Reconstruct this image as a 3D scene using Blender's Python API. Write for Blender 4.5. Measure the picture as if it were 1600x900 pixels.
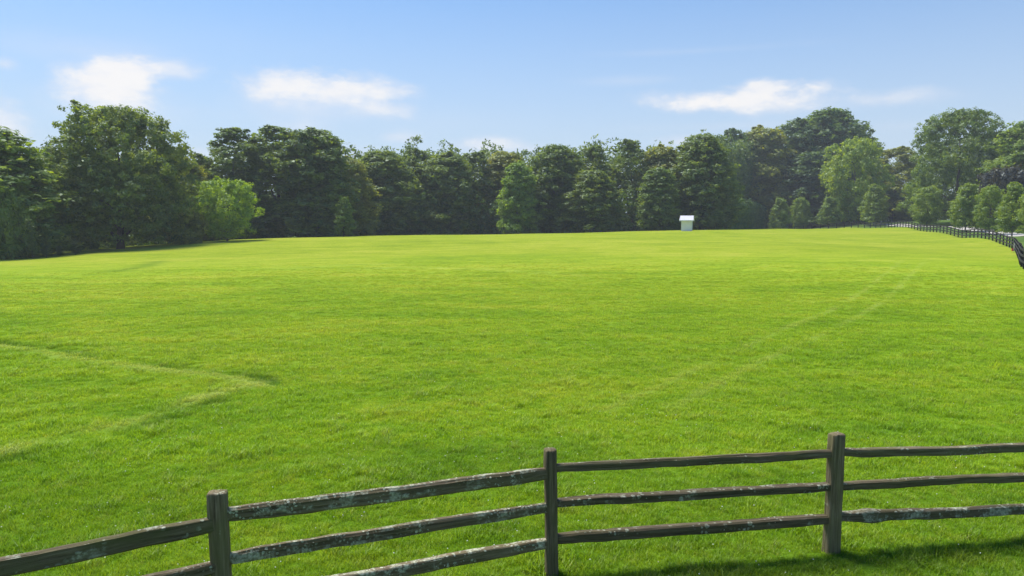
import bpy, math, random
import numpy as np
from mathutils import Vector, Matrix
R = math.radians
random.seed(7); rng = np.random.default_rng(7)
scn = bpy.context.scene
for o in list(bpy.data.objects): bpy.data.objects.remove(o)
col = scn.collection

# ------------------------------------------------------------------ camera
CAM_H, FPX, PITCH = 3.4, 1143.0, math.atan(105/1143.0)
cd = bpy.data.cameras.new('camera'); cam = bpy.data.objects.new('camera', cd); col.objects.link(cam)
cam.location = (0, 0, CAM_H); cam.rotation_euler = (R(90) - PITCH, 0, 0)
cd.sensor_width = 36; cd.lens = 36*FPX/1600; cd.clip_start = .1; cd.clip_end = 9000
scn.camera = cam

# ------------------------------------------------------------------ sun, sky, exposure
SUN_EL, SUN_AZ = R(63), R(-48)            # azimuth from +Y towards +X
sl = bpy.data.lights.new('sun', 'SUN'); so = bpy.data.objects.new('sun', sl); col.objects.link(so)
sl.energy = 4.6; sl.angle = R(20); sl.color = (1, .95, .86)
sd = Vector((math.sin(SUN_AZ)*math.cos(SUN_EL), math.cos(SUN_AZ)*math.cos(SUN_EL), math.sin(SUN_EL)))
so.rotation_euler = sd.to_track_quat('Z', 'Y').to_euler()
so.location = (0, 0, 60)
scn.view_settings.view_transform = 'Standard'; scn.view_settings.look = 'None'
scn.view_settings.exposure = 0.5; scn.view_settings.gamma = 1
scn.render.engine = 'CYCLES'
scn.cycles.max_bounces = 6; scn.cycles.transparent_max_bounces = 4
scn.cycles.volume_bounces = 0
HAZE = .0004

class NT:
    """tiny node builder"""
    def __init__(s, nt): s.nt = nt
    def n(s, typ, ins=None, **kw):
        nd = s.nt.nodes.new(typ)
        for k, v in kw.items(): setattr(nd, k, v)
        for k, v in (ins or {}).items():
            sock = nd.inputs[k]
            if hasattr(v, 'is_output') or isinstance(v, bpy.types.NodeSocket): s.nt.links.new(v, sock)
            else: sock.default_value = v
        return nd
    def m(s, op, a, b=0.0, c=None, clamp=False):
        ins = {0: a, 1: b}
        if c is not None: ins[2] = c
        return s.n('ShaderNodeMath', ins, operation=op, use_clamp=clamp).outputs[0]
    def mixc(s, f, a, b, mode='MIX'):
        nd = s.nt.nodes.new('ShaderNodeMix'); nd.data_type = 'RGBA'; nd.blend_type = mode
        for k, v in ((0, f), (6, a), (7, b)):
            if isinstance(v, bpy.types.NodeSocket): s.nt.links.new(v, nd.inputs[k])
            else: nd.inputs[k].default_value = v if k == 0 else (*v[:3], 1)
        return nd.outputs[2]
    def noise(s, vec, scale, detail=3, rough=.55, dist=0.0):
        ins = {'Scale': scale, 'Detail': detail, 'Roughness': rough, 'Distortion': dist}
        if vec is not None: ins['Vector'] = vec
        return s.n('ShaderNodeTexNoise', ins)
    def ramp(s, f, pts, interp='LINEAR'):
        nd = s.nt.nodes.new('ShaderNodeValToRGB'); cr = nd.color_ramp; cr.interpolation = interp
        while len(cr.elements) < len(pts): cr.elements.new(.5)
        for e, (p, c) in zip(cr.elements, pts):
            e.position = p; e.color = (*c, 1) if hasattr(c, '__len__') else (c, c, c, 1)
        s.nt.links.new(f, nd.inputs[0]); return nd.outputs[0]
    def remap(s, v, a, b, c=0., d=1.):
        return s.n('ShaderNodeMapRange', {'Value': v, 'From Min': a, 'From Max': b, 'To Min': c, 'To Max': d}).outputs[0]

w = bpy.data.worlds.new('World'); scn.world = w; w.use_nodes = True
nt = w.node_tree; nt.nodes.clear(); B = NT(nt)
sky = B.n('ShaderNodeTexSky'); sky.sky_type = 'NISHITA'; sky.sun_disc = False
sky.sun_elevation = SUN_EL; sky.sun_rotation = SUN_AZ
sky.air_density = 1.0; sky.dust_density = .6; sky.ozone_density = 2.0
gen = B.n('ShaderNodeTexCoord').outputs['Generated']
sep = B.n('ShaderNodeSeparateXYZ', {0: gen})
az = B.m('ARCTAN2', sep.outputs[0], sep.outputs[1])
el = B.m('ARCSINE', sep.outputs[2])
def ang(px, py):
    u, v = (px-800)/FPX, (py-450)/FPX
    d = Vector((u, math.cos(PITCH)-v*math.sin(PITCH), -math.sin(PITCH)-v*math.cos(PITCH))).normalized()
    return math.atan2(d.x, d.y), math.asin(d.z)
v2 = B.n('ShaderNodeCombineXYZ', {0: az, 1: B.m('MULTIPLY', el, 2.1), 2: 0.0}).outputs[0]
nz1 = B.noise(v2, 9, 8, .58, .25); nz2 = B.noise(v2, 30, 7, .66)
nn = B.m('ADD', B.m('MULTIPLY', B.m('SUBTRACT', nz1.outputs[0], .5), 2.6), B.m('MULTIPLY', B.m('SUBTRACT', nz2.outputs[0], .5), 1.3))
soft = B.m('MULTIPLY', B.m('SUBTRACT', nz1.outputs[0], .5), 2.2)
clouds = [  # px, py, half width, half height, strength, softness gain
 (170,140,84,30,1.0,1.7),(196,120,48,26,1.0,1.8),(178,162,110,30,.6,1.0),(272,110,50,15,.65,1.4),(-8,190,52,42,.75,1.6),(8,100,30,11,.5,1.4),
 (452,135,88,28,.95,1.6),(530,144,90,24,.85,1.4),(500,160,140,28,.5,1.0),(612,143,50,14,.7,1.4),(590,171,58,14,.65,1.3),(480,172,130,34,.38,1.0),
 (470,198,60,14,.4,1.0),(628,214,34,12,.5,1.4),(765,227,58,16,.7,1.5),(830,232,34,12,.35,1.2),(1165,157,146,32,1.0,1.7),
 (1190,138,60,20,.9,2.0),(1385,154,80,22,.55,1.3),(1280,165,220,36,.4,.9),(1064,221,40,14,.5,1.3),(1160,196,220,22,.3,.8),
 (180,170,150,28,.4,.9),(120,78,200,14,.34,.9),(980,126,110,14,.3,.9),(1080,80,200,22,.26,.8),(312,240,30,12,.5,1.2),
 (560,240,50,14,.35,1.0),(1080,42,260,22,.2,.7),(300,60,260,22,.12,.7),(1420,196,120,20,.3,.8),(700,190,160,30,.16,.7)]
g = bpy.data.node_groups.new('cloud_blob', 'ShaderNodeTree')
for nm in ('az','el','ca','ce','wa','we','noise','gain','strength'):
    g.interface.new_socket(nm, in_out='INPUT', socket_type='NodeSocketFloat')
g.interface.new_socket('d', in_out='OUTPUT', socket_type='NodeSocketFloat')
G = NT(g); gi = g.nodes.new('NodeGroupInput').outputs; go = g.nodes.new('NodeGroupOutput')
dx = G.m('DIVIDE', G.m('SUBTRACT', gi[0], gi[2]), gi[4]); dy = G.m('DIVIDE', G.m('SUBTRACT', gi[1], gi[3]), gi[5])
dyb = G.m('MAXIMUM', dy, G.m('MULTIPLY', dy, -1.15))
r = G.m('SQRT', G.m('ADD', G.m('MULTIPLY', dx, dx), G.m('MULTIPLY', dyb, dyb)))
dd = G.m('MULTIPLY', G.m('ADD', G.m('SUBTRACT', 1.34, r), G.m('MULTIPLY', gi[6], .8)), G.m('MULTIPLY', gi[7], .56), clamp=True)
dd = G.n('ShaderNodeMapRange', {0: dd}, interpolation_type='SMOOTHSTEP').outputs[0]
g.links.new(G.m('MULTIPLY', dd, gi[8]), go.inputs[0])
dens = None
for (px, py, hw, hh, st, gn) in clouds:
    a, e = ang(px, py); a2, e2 = ang(px+hw, py-hh)
    k = nt.nodes.new('ShaderNodeGroup'); k.node_tree = g
    for i, v in enumerate((az, el, a, e, abs(a2-a), abs(e2-e), nn if gn >= 1.3 else soft, gn, st)):
        if isinstance(v, bpy.types.NodeSocket): nt.links.new(v, k.inputs[i])
        else: k.inputs[i].default_value = v
    inv = B.m('SUBTRACT', 1, k.outputs[0])
    dens = inv if dens is None else B.m('MULTIPLY', dens, inv)
dens = B.m('SUBTRACT', 1, dens)
# hazy layer: thickest at the horizon
hz = B.remap(el, 0.06, .40, 1, 0)
hz = B.m('POWER', hz, 1.15)
tint = B.mixc(1.0, sky.outputs[0], (.72, 1.20, 1.58), 'MULTIPLY')
c1 = B.mixc(B.m('MULTIPLY', hz, .88), tint, (6.3, 7.15, 8.3))
cc = B.mixc(B.remap(B.m('ADD', B.m('MULTIPLY', nz2.outputs[0], .5), B.m('MULTIPLY', dens, .5)), .38, .78), (7.7, 8.1, 9.1), (9.7, 9.45, 9.3))
c2 = B.mixc(B.m('MULTIPLY', dens, .93), c1, cc)
bg = B.n('ShaderNodeBackground', {'Color': c2, 'Strength': 0.072})
out = B.n('ShaderNodeOutputWorld'); nt.links.new(bg.outputs[0], out.inputs[0])

# ------------------------------------------------------------------ helpers
cp, sp_ = math.cos(PITCH), math.sin(PITCH)
def at(px, py, Y):
    u, v = (px-800)/FPX, (py-450)/FPX
    t = Y/(cp - v*sp_); return (u*t, Y, CAM_H + t*(-sp_ - v*cp))
def at_z(px, py, z=0.0):
    u, v = (px-800)/FPX, (py-450)/FPX
    t = (z-CAM_H)/(-sp_ - v*cp); return (u*t, (cp - v*sp_)*t, z)
def proj(x, y, z):
    z = z-CAM_H; d = y*cp - z*sp_; dn = -y*sp_ - z*cp
    return 800 + FPX*x/d, 450 + FPX*dn/d

# terrain: thin plate spline through survey points
ctrl = []
for X in (-12, -5, 0, 5, 12):
    for Y in (0, 6, 12): ctrl.append((X, Y, 0.0))
for p in [(-40,25,-.15),(-20,45,0),(0,45,.15),(20,45,.15),(-40,60,-.35),(-20,80,.15),(5,85,.6),(30,80,.7),(45,60,.1),(20,110,1.2),(-60,-10,-.3),(60,-10,-.1),(0,-30,0)]: ctrl.append(p)
for (px, py, D) in [(0,405,84),(80,398,90),(160,391,97),(250,384,102),(340,376,108),(450,371.5,120),(600,368.5,135),(750,367.5,140),
                    (900,364.5,140),(1075,361,125),(1200,357.5,150),(1300,357,165),(1385,358,176),(1440,362,147),(1510,374,118),(1560,382.5,99),(1580,387,91),(1590,400,75),(1597,428,45)]:
    x, y, z = at(px, py, D); ctrl.append((x, y, z))
for (px, D, z) in [(-250,130,-2.5),(0,125,-2),(160,150,-1.8),(340,160,-1.5),(600,180,-1.8),(900,185,-1.3),(1075,175,.2),(1200,200,-.2),(1300,240,.8),(1400,235,2.7),
                   (1500,170,2.2),(1600,140,1.8),(1750,130,.8),(1800,80,.2),(600,260,-3),(1200,290,-2),(1600,280,1),(0,230,-3)]:
    x, y, _ = at(px, 345, D); ctrl.append((x, y, z))
for (px, py, D) in [(1350,350,203),(1385,350.5,190),(1440,354,158),(1500,363.5,131),(1550,369,112),(1590,374,99)]: ctrl.append(at(px, py, D))
ctrl = np.array(ctrl); N = len(ctrl)
def tk(r2): return np.where(r2 > 1e-9, r2*np.log(np.maximum(r2, 1e-9)), 0)
d2 = ((ctrl[:, None, :2]-ctrl[None, :, :2])**2).sum(-1)
A = np.zeros((N+3, N+3)); A[:N, :N] = tk(d2) + np.eye(N)*60; A[:N, N] = 1; A[:N, N+1:] = ctrl[:, :2]; A[N:, :N] = A[:N, N:].T
W = np.linalg.solve(A, np.concatenate([ctrl[:, 2], np.zeros(3)]))
def terrain(x, y):
    x = np.asarray(x, float); y = np.asarray(y, float); sh = x.shape; x = x.ravel(); y = y.ravel()
    z = np.empty_like(x)
    for i in range(0, len(x), 20000):
        s = slice(i, i+20000)
        q = (x[s, None]-ctrl[:, 0])**2 + (y[s, None]-ctrl[:, 1])**2
        z[s] = tk(q)@W[:N] + W[N] + x[s]*W[N+1] + y[s]*W[N+2]
    far = np.clip((np.hypot(x, y-60)-190)/110, 0, 1); far = far*far*(3-2*far)
    z = z*(1-far) - 2.0*far
    near = np.clip((np.hypot(x, y-8)-7)/14, 0, 1)
    z = z*near
    z = z + .035*np.sin(x*.35+.6*np.sin(y*.21))*np.sin(y*.29+1.3)*np.clip((np.hypot(x, y)-14)/25, 0, 1)
    return z.reshape(sh)
def gz(x, y): return float(terrain(np.array([x]), np.array([y]))[0])
def ground_at(px, py):
    z = 0.0
    for _ in range(6):
        x, y, _z = at_z(px, py, z); z = .5*z + .5*gz(x, y)
    return x, y

def mesh_obj(name, verts, faces, mats, parent=None, smooth=False, mi=None):
    me = bpy.data.meshes.new(name)
    if isinstance(verts, np.ndarray) and isinstance(faces, np.ndarray):
        nv, (nf, k) = len(verts), faces.shape
        me.vertices.add(nv); me.vertices.foreach_set('co', verts.astype(np.float32).ravel())
        me.loops.add(nf*k); me.loops.foreach_set('vertex_index', faces.astype(np.int32).ravel())
        me.polygons.add(nf); me.polygons.foreach_set('loop_start', np.arange(0, nf*k, k, dtype=np.int32))
        me.update(calc_edges=True)
    else:
        me.from_pydata([tuple(v) for v in verts], [], [tuple(f) for f in faces]); me.update()
    for m_ in (mats if isinstance(mats, (list, tuple)) else [mats]): me.materials.append(m_)
    if smooth: me.polygons.foreach_set('use_smooth', [True]*len(me.polygons))
    if mi is not None: me.polygons.foreach_set('material_index', mi)
    o = bpy.data.objects.new(name, me); col.objects.link(o)
    if parent: o.parent = parent
    return o
def empty(name, loc, rz=0):
    o = bpy.data.objects.new(name, None); col.objects.link(o); o.location = loc; o.rotation_euler = (0, 0, rz)
    o.empty_display_size = .3; return o
def tag(o, label=None, cat=None, group=None, kind=None):
    for k, v in (('label', label), ('category', cat), ('group', group), ('kind', kind)):
        if v: o[k] = v
    return o
def attr(o, name, data, dom='POINT'):
    a = o.data.attributes.new(name, 'FLOAT', dom); a.data.foreach_set('value', np.asarray(data, np.float32))
class MB:
    def __init__(s): s.v = []; s.f = []
    def add(s, v, f):
        b = len(s.v); s.v += [tuple(p) for p in v]; s.f += [tuple(i+b for i in q) for q in f]
    def box(s, x0, x1, y0, y1, z0, z1):
        s.add([(x0,y0,z0),(x1,y0,z0),(x1,y1,z0),(x0,y1,z0),(x0,y0,z1),(x1,y0,z1),(x1,y1,z1),(x0,y1,z1)],
              [(3,2,1,0),(4,5,6,7),(0,1,5,4),(1,2,6,5),(2,3,7,6),(3,0,4,7)])
    def tube(s, pts, rad, n=8):
        pts = [Vector(p) for p in pts]; rings = []
        for i, p in enumerate(pts):
            d = (pts[min(i+1, len(pts)-1)] - pts[max(i-1, 0)]).normalized()
            a = d.orthogonal().normalized() if abs(d.z) < .9 else Vector((1, 0, 0)); a = (a - d*a.dot(d)).normalized(); b = d.cross(a)
            rings.append([p + (a*math.cos(t*2*math.pi/n) + b*math.sin(t*2*math.pi/n))*rad[i] for t in range(n)])
        v = [q for r_ in rings for q in r_]; f = []
        for i in range(len(pts)-1):
            for j in range(n):
                k = (j+1) % n; f.append((i*n+j, i*n+k, (i+1)*n+k, (i+1)*n+j))
        f.append(tuple(reversed(range(n)))); f.append(tuple((len(pts)-1)*n+j for j in range(n)))
        s.add(v, f)
def mat(name):
    m = bpy.data.materials.new(name); m.use_nodes = True; t = m.node_tree; t.nodes.clear()
    return m, NT(t)
def finish(m, b, shader, disp=None):
    o = b.n('ShaderNodeOutputMaterial'); b.nt.links.new(shader, o.inputs[0])

# ------------------------------------------------------------------ materials
def field_colour(b, pos, near=True):
    """patchy turf colour in world metres, shared by the ground sheet and the blades"""
    pst = b.n('ShaderNodeMapping', {0: pos, 'Scale': (.45, 1.0, 1.0)}).outputs[0]
    n1 = b.noise(pst, .09, 4, .6, .6).outputs[0]
    n2 = b.noise(pst, .55, 4, .6, .4).outputs[0]
    n3 = b.noise(pos, 3.2, 3, .6).outputs[0]
    t = b.m('ADD', b.m('MULTIPLY', n1, .45), b.m('ADD', b.m('MULTIPLY', n2, .52), b.m('MULTIPLY', n3, .40)))
    t = b.m('SUBTRACT', t, .14)
    far_mix = b.remap(b.m('ADD', b.n('ShaderNodeSeparateXYZ', {0: pos}).outputs[1], b.m('MULTIPLY', b.m('SUBTRACT', n1, .5), 40)), -2, 72)
    far_turf = b.ramp(t, [(.36, (.145, .215, .008)), (.47, (.21, .275, .011)), (.56, (.26, .315, .016)), (.68, (.34, .355, .04))])
    near_turf = b.ramp(t, [(.32, (.075, .195, .004)), (.47, (.150, .325, .005)), (.58, (.21, .385, .007)), (.72, (.30, .42, .014))])
    fence_shade = b.remap(b.m('ADD', b.n('ShaderNodeSeparateXYZ', {0: pos}).outputs[1], b.m('MULTIPLY', b.m('SUBTRACT', n2, .5), 6)), 6.5, 12, 1, 0)
    near_turf = b.mixc(b.m('MULTIPLY', fence_shade, .45), near_turf, (.052, .135, .006))      # rail shade painted into the turf colour along the fence
    return b.mixc(b.m('POWER', far_mix, .8), near_turf, far_turf)  # greener nearby, yellower towards the far field

mf, b = mat('turf_ground')
geo = b.n('ShaderNodeNewGeometry'); pos = geo.outputs['Position']
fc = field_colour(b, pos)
mark = b.n('ShaderNodeAttribute', attribute_name='mark').outputs['Fac']
darkm = b.n('ShaderNodeAttribute', attribute_name='dark').outputs['Fac']
verge = b.n('ShaderNodeAttribute', attribute_name='verge').outputs['Fac']
blade = b.n('ShaderNodeAttribute', attribute_name='bladed').outputs['Fac']
n4 = b.noise(pos, 9, 3, .7).outputs[0]
ps2 = b.n('ShaderNodeMapping', {0: pos, 'Scale': (.35, 1.0, 1.0)}).outputs[0]
n5 = b.noise(ps2, 1.6, 6, .8).outputs[0]
c = b.mixc(b.m('MULTIPLY', b.remap(n5, .5, .34), .5), fc, (.10, .19, .006))
c = b.mixc(b.m('MULTIPLY', b.remap(n5, .52, .68), .35), c, (.29, .38, .04))
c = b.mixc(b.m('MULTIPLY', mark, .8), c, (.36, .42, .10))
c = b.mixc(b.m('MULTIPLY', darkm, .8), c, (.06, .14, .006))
c = b.mixc(b.m('MULTIPLY', blade, .55), c, (.03, .075, .005))  # ground darkened under the blades: shade of the gaps put into colour
wild = b.ramp(b.noise(pos, .4, 4).outputs[0], [(.35, (.05, .10, .02)), (.6, (.10, .16, .03)), (.75, (.16, .18, .06))])
c = b.mixc(verge, c, wild)
bmp = b.n('ShaderNodeBump', {'Strength': .9, 'Distance': .09, 'Height': b.m('ADD', b.m('MULTIPLY', n5, 1.3), b.m('MULTIPLY', n4, .5))})
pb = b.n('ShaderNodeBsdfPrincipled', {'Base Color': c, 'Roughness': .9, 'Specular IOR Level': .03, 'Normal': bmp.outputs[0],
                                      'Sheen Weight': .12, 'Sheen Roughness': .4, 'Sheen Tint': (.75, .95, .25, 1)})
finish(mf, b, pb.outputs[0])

mg, b = mat('grass_blades')
pos = b.n('ShaderNodeNewGeometry').outputs['Position']
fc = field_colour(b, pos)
mk = b.n('ShaderNodeAttribute', attribute_name='mark', attribute_type='INSTANCER').outputs['Fac']
dk = b.n('ShaderNodeAttribute', attribute_name='dark', attribute_type='INSTANCER').outputs['Fac']
tn = b.n('ShaderNodeAttribute', attribute_name='tone', attribute_type='INSTANCER').outputs['Fac']
bt = b.n('ShaderNodeAttribute', attribute_name='bl').outputs['Fac']
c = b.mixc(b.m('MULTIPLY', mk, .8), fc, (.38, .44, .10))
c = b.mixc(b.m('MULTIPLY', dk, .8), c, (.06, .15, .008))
c = b.mixc(b.remap(tn, .80, 1, 0, .5), c, (.30, .30, .09))
c = b.mixc(1.0, c, b.ramp(bt, [(0, (.55, .62, .6)), (.6, (1.05, 1.05, 1.)), (1, (1.7, 1.55, 1.3))]), 'MULTIPLY')
gn = b.n('ShaderNodeNewGeometry').outputs['Normal']
up = b.n('ShaderNodeVectorMath', {0: b.n('ShaderNodeVectorMath', {0: b.n('ShaderNodeVectorMath', {0: gn, 1: (.45, .45, .45)}, operation='MULTIPLY').outputs[0], 1: (0, 0, .8)}, operation='ADD').outputs[0]}, operation='NORMALIZE').outputs[0]
df = b.n('ShaderNodeBsdfDiffuse', {'Color': c, 'Normal': up}); tl = b.n('ShaderNodeBsdfTranslucent', {'Color': b.mixc(1.0, c, (1.45, 1.35, .5), 'MULTIPLY')})
gl = b.n('ShaderNodeBsdfGlossy', {'Color': (.9, 1, .8, 1), 'Roughness': .45})
mx = b.n('ShaderNodeMixShader', {0: .45, 1: df.outputs[0], 2: tl.outputs[0]})
mx = b.n('ShaderNodeMixShader', {0: .02, 1: mx.outputs[0], 2: gl.outputs[0]})
finish(mg, b, mx.outputs[0])

ml, b = mat('leaves')     # hue comes from each crown's own object colour
oi = b.n('ShaderNodeObjectInfo'); pos = b.n('ShaderNodeTexCoord').outputs['Object']
tn = b.n('ShaderNodeAttribute', attribute_name='tone').outputs['Fac']
oc = oi.outputs['Color']
big = b.noise(pos, .22, 3).outputs[0]
c = b.mixc(b.remap(tn, 0, 1, 0, 1), b.mixc(1., oc, (.66, .80, .72), 'MULTIPLY'), b.mixc(1., oc, (1.85, 1.65, .85), 'MULTIPLY'))
c = b.mixc(b.remap(big, .52, .72, 0, .5), c, b.mixc(1., oc, (1.7, 1.35, .8), 'MULTIPLY'))
df = b.n('ShaderNodeBsdfDiffuse', {'Color': c}); tl = b.n('ShaderNodeBsdfTranslucent', {'Color': b.mixc(1., c, (1.75, 1.6, .5), 'MULTIPLY')})
gl = b.n('ShaderNodeBsdfGlossy', {'Color': (.8, .9, .9, 1), 'Roughness': .5})
mx = b.n('ShaderNodeMixShader', {0: .48, 1: df.outputs[0], 2: tl.outputs[0]})
mx = b.n('ShaderNodeMixShader', {0: .04, 1: mx.outputs[0], 2: gl.outputs[0]})
finish(ml, b, mx.outputs[0])

mb, b = mat('bark'); pos = b.n('ShaderNodeTexCoord').outputs['Object']
st = b.n('ShaderNodeMapping', {0: pos, 'Scale': (5, 5, .9)}).outputs[0]
nz = b.noise(st, 1.5, 5, .65).outputs[0]
c = b.ramp(nz, [(.3, (.045, .035, .027)), (.55, (.13, .10, .08)), (.75, (.21, .175, .14))])
bp = b.n('ShaderNodeBump', {'Strength': .8, 'Distance': .05, 'Height': nz})
finish(mb, b, b.n('ShaderNodeBsdfPrincipled', {'Base Color': c, 'Roughness': .95, 'Normal': bp.outputs[0]}).outputs[0])

# weathered wood; object colour: R = lichen amount, G = algae green, B = lightness
mw, b = mat('weathered_wood')
tc = b.n('ShaderNodeTexCoord').outputs['Object']; oi = b.n('ShaderNodeObjectInfo')
off = b.n('ShaderNodeVectorMath', {0: tc, 1: b.n('ShaderNodeCombineXYZ', {0: b.m('MULTIPLY', oi.outputs['Random'], 37.), 1: 0., 2: 0.}).outputs[0]}, operation='ADD').outputs[0]
oc = b.n('ShaderNodeSeparateColor', {0: oi.outputs['Color']})
gr = b.n('ShaderNodeMapping', {0: off, 'Scale': (1.2, 26, 26)}).outputs[0]
g1 = b.noise(gr, 1.6, 6, .7, .35).outputs[0]
g2 = b.noise(off, 5, 5, .65).outputs[0]
g3 = b.noise(b.n('ShaderNodeMapping', {0: off, 'Scale': (1., 3, 3)}).outputs[0], 2.0, 4, .6).outputs[0]
c = b.ramp(g1, [(.30, (.030, .021, .012)), (.45, (.100, .074, .044)), (.60, (.185, .145, .092)), (.78, (.29, .24, .17))])
c = b.mixc(b.m('MULTIPLY', oc.outputs[1], b.remap(g3, .36, .6)), c, (.105, .105, .036))
c = b.mixc(b.remap(g2, .50, .75, 0, .35), c, (.11, .085, .06))
# lichen: round crusts, more on the weather side (up)
nrm = b.n('ShaderNodeSeparateXYZ', {0: b.n('ShaderNodeNewGeometry').outputs['Normal']}).outputs[2]
wob = b.n('ShaderNodeVectorMath', {0: off, 1: b.n('ShaderNodeVectorMath', {0: b.noise(off, 22, 3).outputs['Color'], 1: (.035, .035, .035)}, operation='MULTIPLY').outputs[0]}, operation='ADD').outputs[0]
vo = b.n('ShaderNodeTexVoronoi', {'Vector': wob, 'Scale': b.m('ADD', 16., b.m('MULTIPLY', oi.outputs['Random'], 22.)), 'Randomness': 1.}, feature='F1')
cell = b.n('ShaderNodeSeparateColor', {0: vo.outputs['Color']}).outputs[0]
spot = b.remap(b.m('SUBTRACT', b.m('MULTIPLY', cell, .52), vo.outputs['Distance']), -.02, .05)
reg = b.remap(b.m('ADD', b.m('ADD', b.noise(b.n('ShaderNodeMapping', {0: off, 'Scale': (1., 2.4, 2.4)}).outputs[0], 2.7, 4, .6).outputs[0], b.m('MULTIPLY', oc.outputs[0], .27)), b.m('MULTIPLY', nrm, .10)), .66, .76)
crust = b.remap(b.m('ADD', g2, b.m('MULTIPLY', oc.outputs[0], .14)), .62, .70)
lich = b.m('MULTIPLY', reg, b.m('MAXIMUM', spot, b.m('MULTIPLY', crust, .7)), clamp=True)
lc = b.ramp(b.noise(off, 40, 3).outputs[0], [(.35, (.20, .21, .13)), (.55, (.40, .41, .30)), (.75, (.62, .61, .48))])
c = b.mixc(b.m('MULTIPLY', lich, b.remap(oc.outputs[0], 0, .25)), c, lc)
c = b.mixc(1., c, b.n('ShaderNodeCombineColor', {0: oc.outputs[2], 1: oc.outputs[2], 2: oc.outputs[2]}).outputs[0], 'MULTIPLY')
hh = b.m('ADD', b.m('MULTIPLY', g1, 1.), b.m('MULTIPLY', lich, .5))
bp = b.n('ShaderNodeBump', {'Strength': .9, 'Distance': .012, 'Height': hh})
finish(mw, b, b.n('ShaderNodeBsdfPrincipled', {'Base Color': c, 'Roughness': .92, 'Specular IOR Level': .25, 'Normal': bp.outputs[0]}).outputs[0])

def simple(name, colr, rough=.6, var=.15, scale=3., metal=0.):
    m, b = mat(name); pos = b.n('ShaderNodeTexCoord').outputs['Object']
    nz = b.noise(pos, scale, 5, .6).outputs[0]
    c = b.mixc(nz, tuple(x*(1-var) for x in colr), tuple(x*(1+var) for x in colr))
    finish(m, b, b.n('ShaderNodeBsdfPrincipled', {'Base Color': c, 'Roughness': rough, 'Metallic': metal}).outputs[0]); return m
m_black = simple('black_fence_paint', (.010, .009, .008), .9, .4, 2)
m_roof = simple('pale_metal_roof', (.56, .55, .61), .5, .1, 1.5)
m_wall = simple('pale_board_wall', (.80, .80, .82), .7, .12, 1.2)
m_trim = simple('white_trim', (.72, .74, .72), .6, .06)
m_red = simple('red_marker_paint', (.62, .05, .03), .5, .1); m_white = simple('white_marker_paint', (.8, .76, .74), .5, .05)
m_clover = simple('clover_petals', (.75, .75, .68), .8, .1, 40)
mgv, b = mat('gravel'); pos = b.n('ShaderNodeNewGeometry').outputs['Position']
nz = b.noise(pos, 1.2, 6, .7).outputs[0]; nf = b.noise(pos, 30, 3, .7).outputs[0]
c = b.ramp(b.m('ADD', b.m('MULTIPLY', nz, .6), b.m('MULTIPLY', nf, .4)), [(.3, (.26, .24, .22)), (.5, (.42, .39, .36)), (.7, (.55, .52, .48))])
finish(mgv, b, b.n('ShaderNodeBsdfPrincipled', {'Base Color': c, 'Roughness': .95, 'Normal': b.n('ShaderNodeBump', {'Height': nf, 'Distance': .03}).outputs[0]}).outputs[0])

# ------------------------------------------------------------------ field features
def poly(pix): return np.array([ground_at(*p) for p in pix])
def seg_dist(x, y, P):
    best = np.full(x.shape, 1e9); side = np.zeros(x.shape)
    for a, c_ in zip(P[:-1], P[1:]):
        d = c_-a; L = (d**2).sum(); t = np.clip(((x-a[0])*d[0]+(y-a[1])*d[1])/L, 0, 1)
        q = np.hypot(x-a[0]-t*d[0], y-a[1]-t*d[1]); sgn = np.sign((x-a[0])*d[1]-(y-a[1])*d[0])
        m_ = q < best; best = np.where(m_, q, best); side = np.where(m_, sgn, side)
    return best, side
swath_top = poly([(-60,531),(40,543),(130,558),(230,573),(320,582),(380,590),(415,600)])
swath_low = poly([(415,600),(350,618),(270,645),(200,668),(120,682),(60,700),(-20,722)])
tracks = [poly([(1425,398),(1400,415),(1372,436),(1345,458),(1300,485),(1230,512),(1160,545),(1100,572),(1030,605),(950,640)]),
          poly([(1450,404),(1432,420),(1412,440),(1385,468),(1340,495),(1280,525),(1200,560),(1130,595),(1050,640)]),
          poly([(600,412),(520,416),(440,420)]), poly([(560,420),(640,418),(760,421),(900,430)]),
          poly([(250,408),(225,416),(180,424)])]
# black board fence line, then the drive beyond it
fence_pix = [(1597,428,45),(1590,400,75),(1586,391,88),(1580,387,91),(1560,382.5,99),(1535,378.5,108.5),(1510,374,118),(1485,369,127),(1462,365,137),(1440,362,147),(1412,359.5,161),(1385,358,176),(1350,357,186),(1300,357,196),(1240,356,203),(1165,356,212)]
FP = [at(px, py, D)[:2] for (px, py, D) in fence_pix]
x0, y0 = FP[0]; FP = [(x0+1.2, y0-26), (x0+.2, y0-12)] + FP
def offset(P, d):
    P = np.array(P, float); T = np.gradient(P, axis=0); T /= np.linalg.norm(T, axis=1)[:, None]
    return P + np.stack([T[:, 1], -T[:, 0]], 1)*d
def resample(P, step):
    P = np.array(P, float); s = np.concatenate([[0], np.cumsum(np.hypot(*np.diff(P, axis=0).T))])
    n = max(2, int(s[-1]/step)+1); q = np.arange(n)*step
    return np.stack([np.interp(q, s, P[:, 0]), np.interp(q, s, P[:, 1])], 1)
def smooth(P, k=2):
    P = np.array(P, float)
    for _ in range(k): P[1:-1] = .25*P[:-2] + .5*P[1:-1] + .25*P[2:]
    return P
fence_line = smooth(resample(FP, 2.4), 7)
road_c = smooth(resample(offset(FP, 9.0), 3.0), 10)

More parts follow.
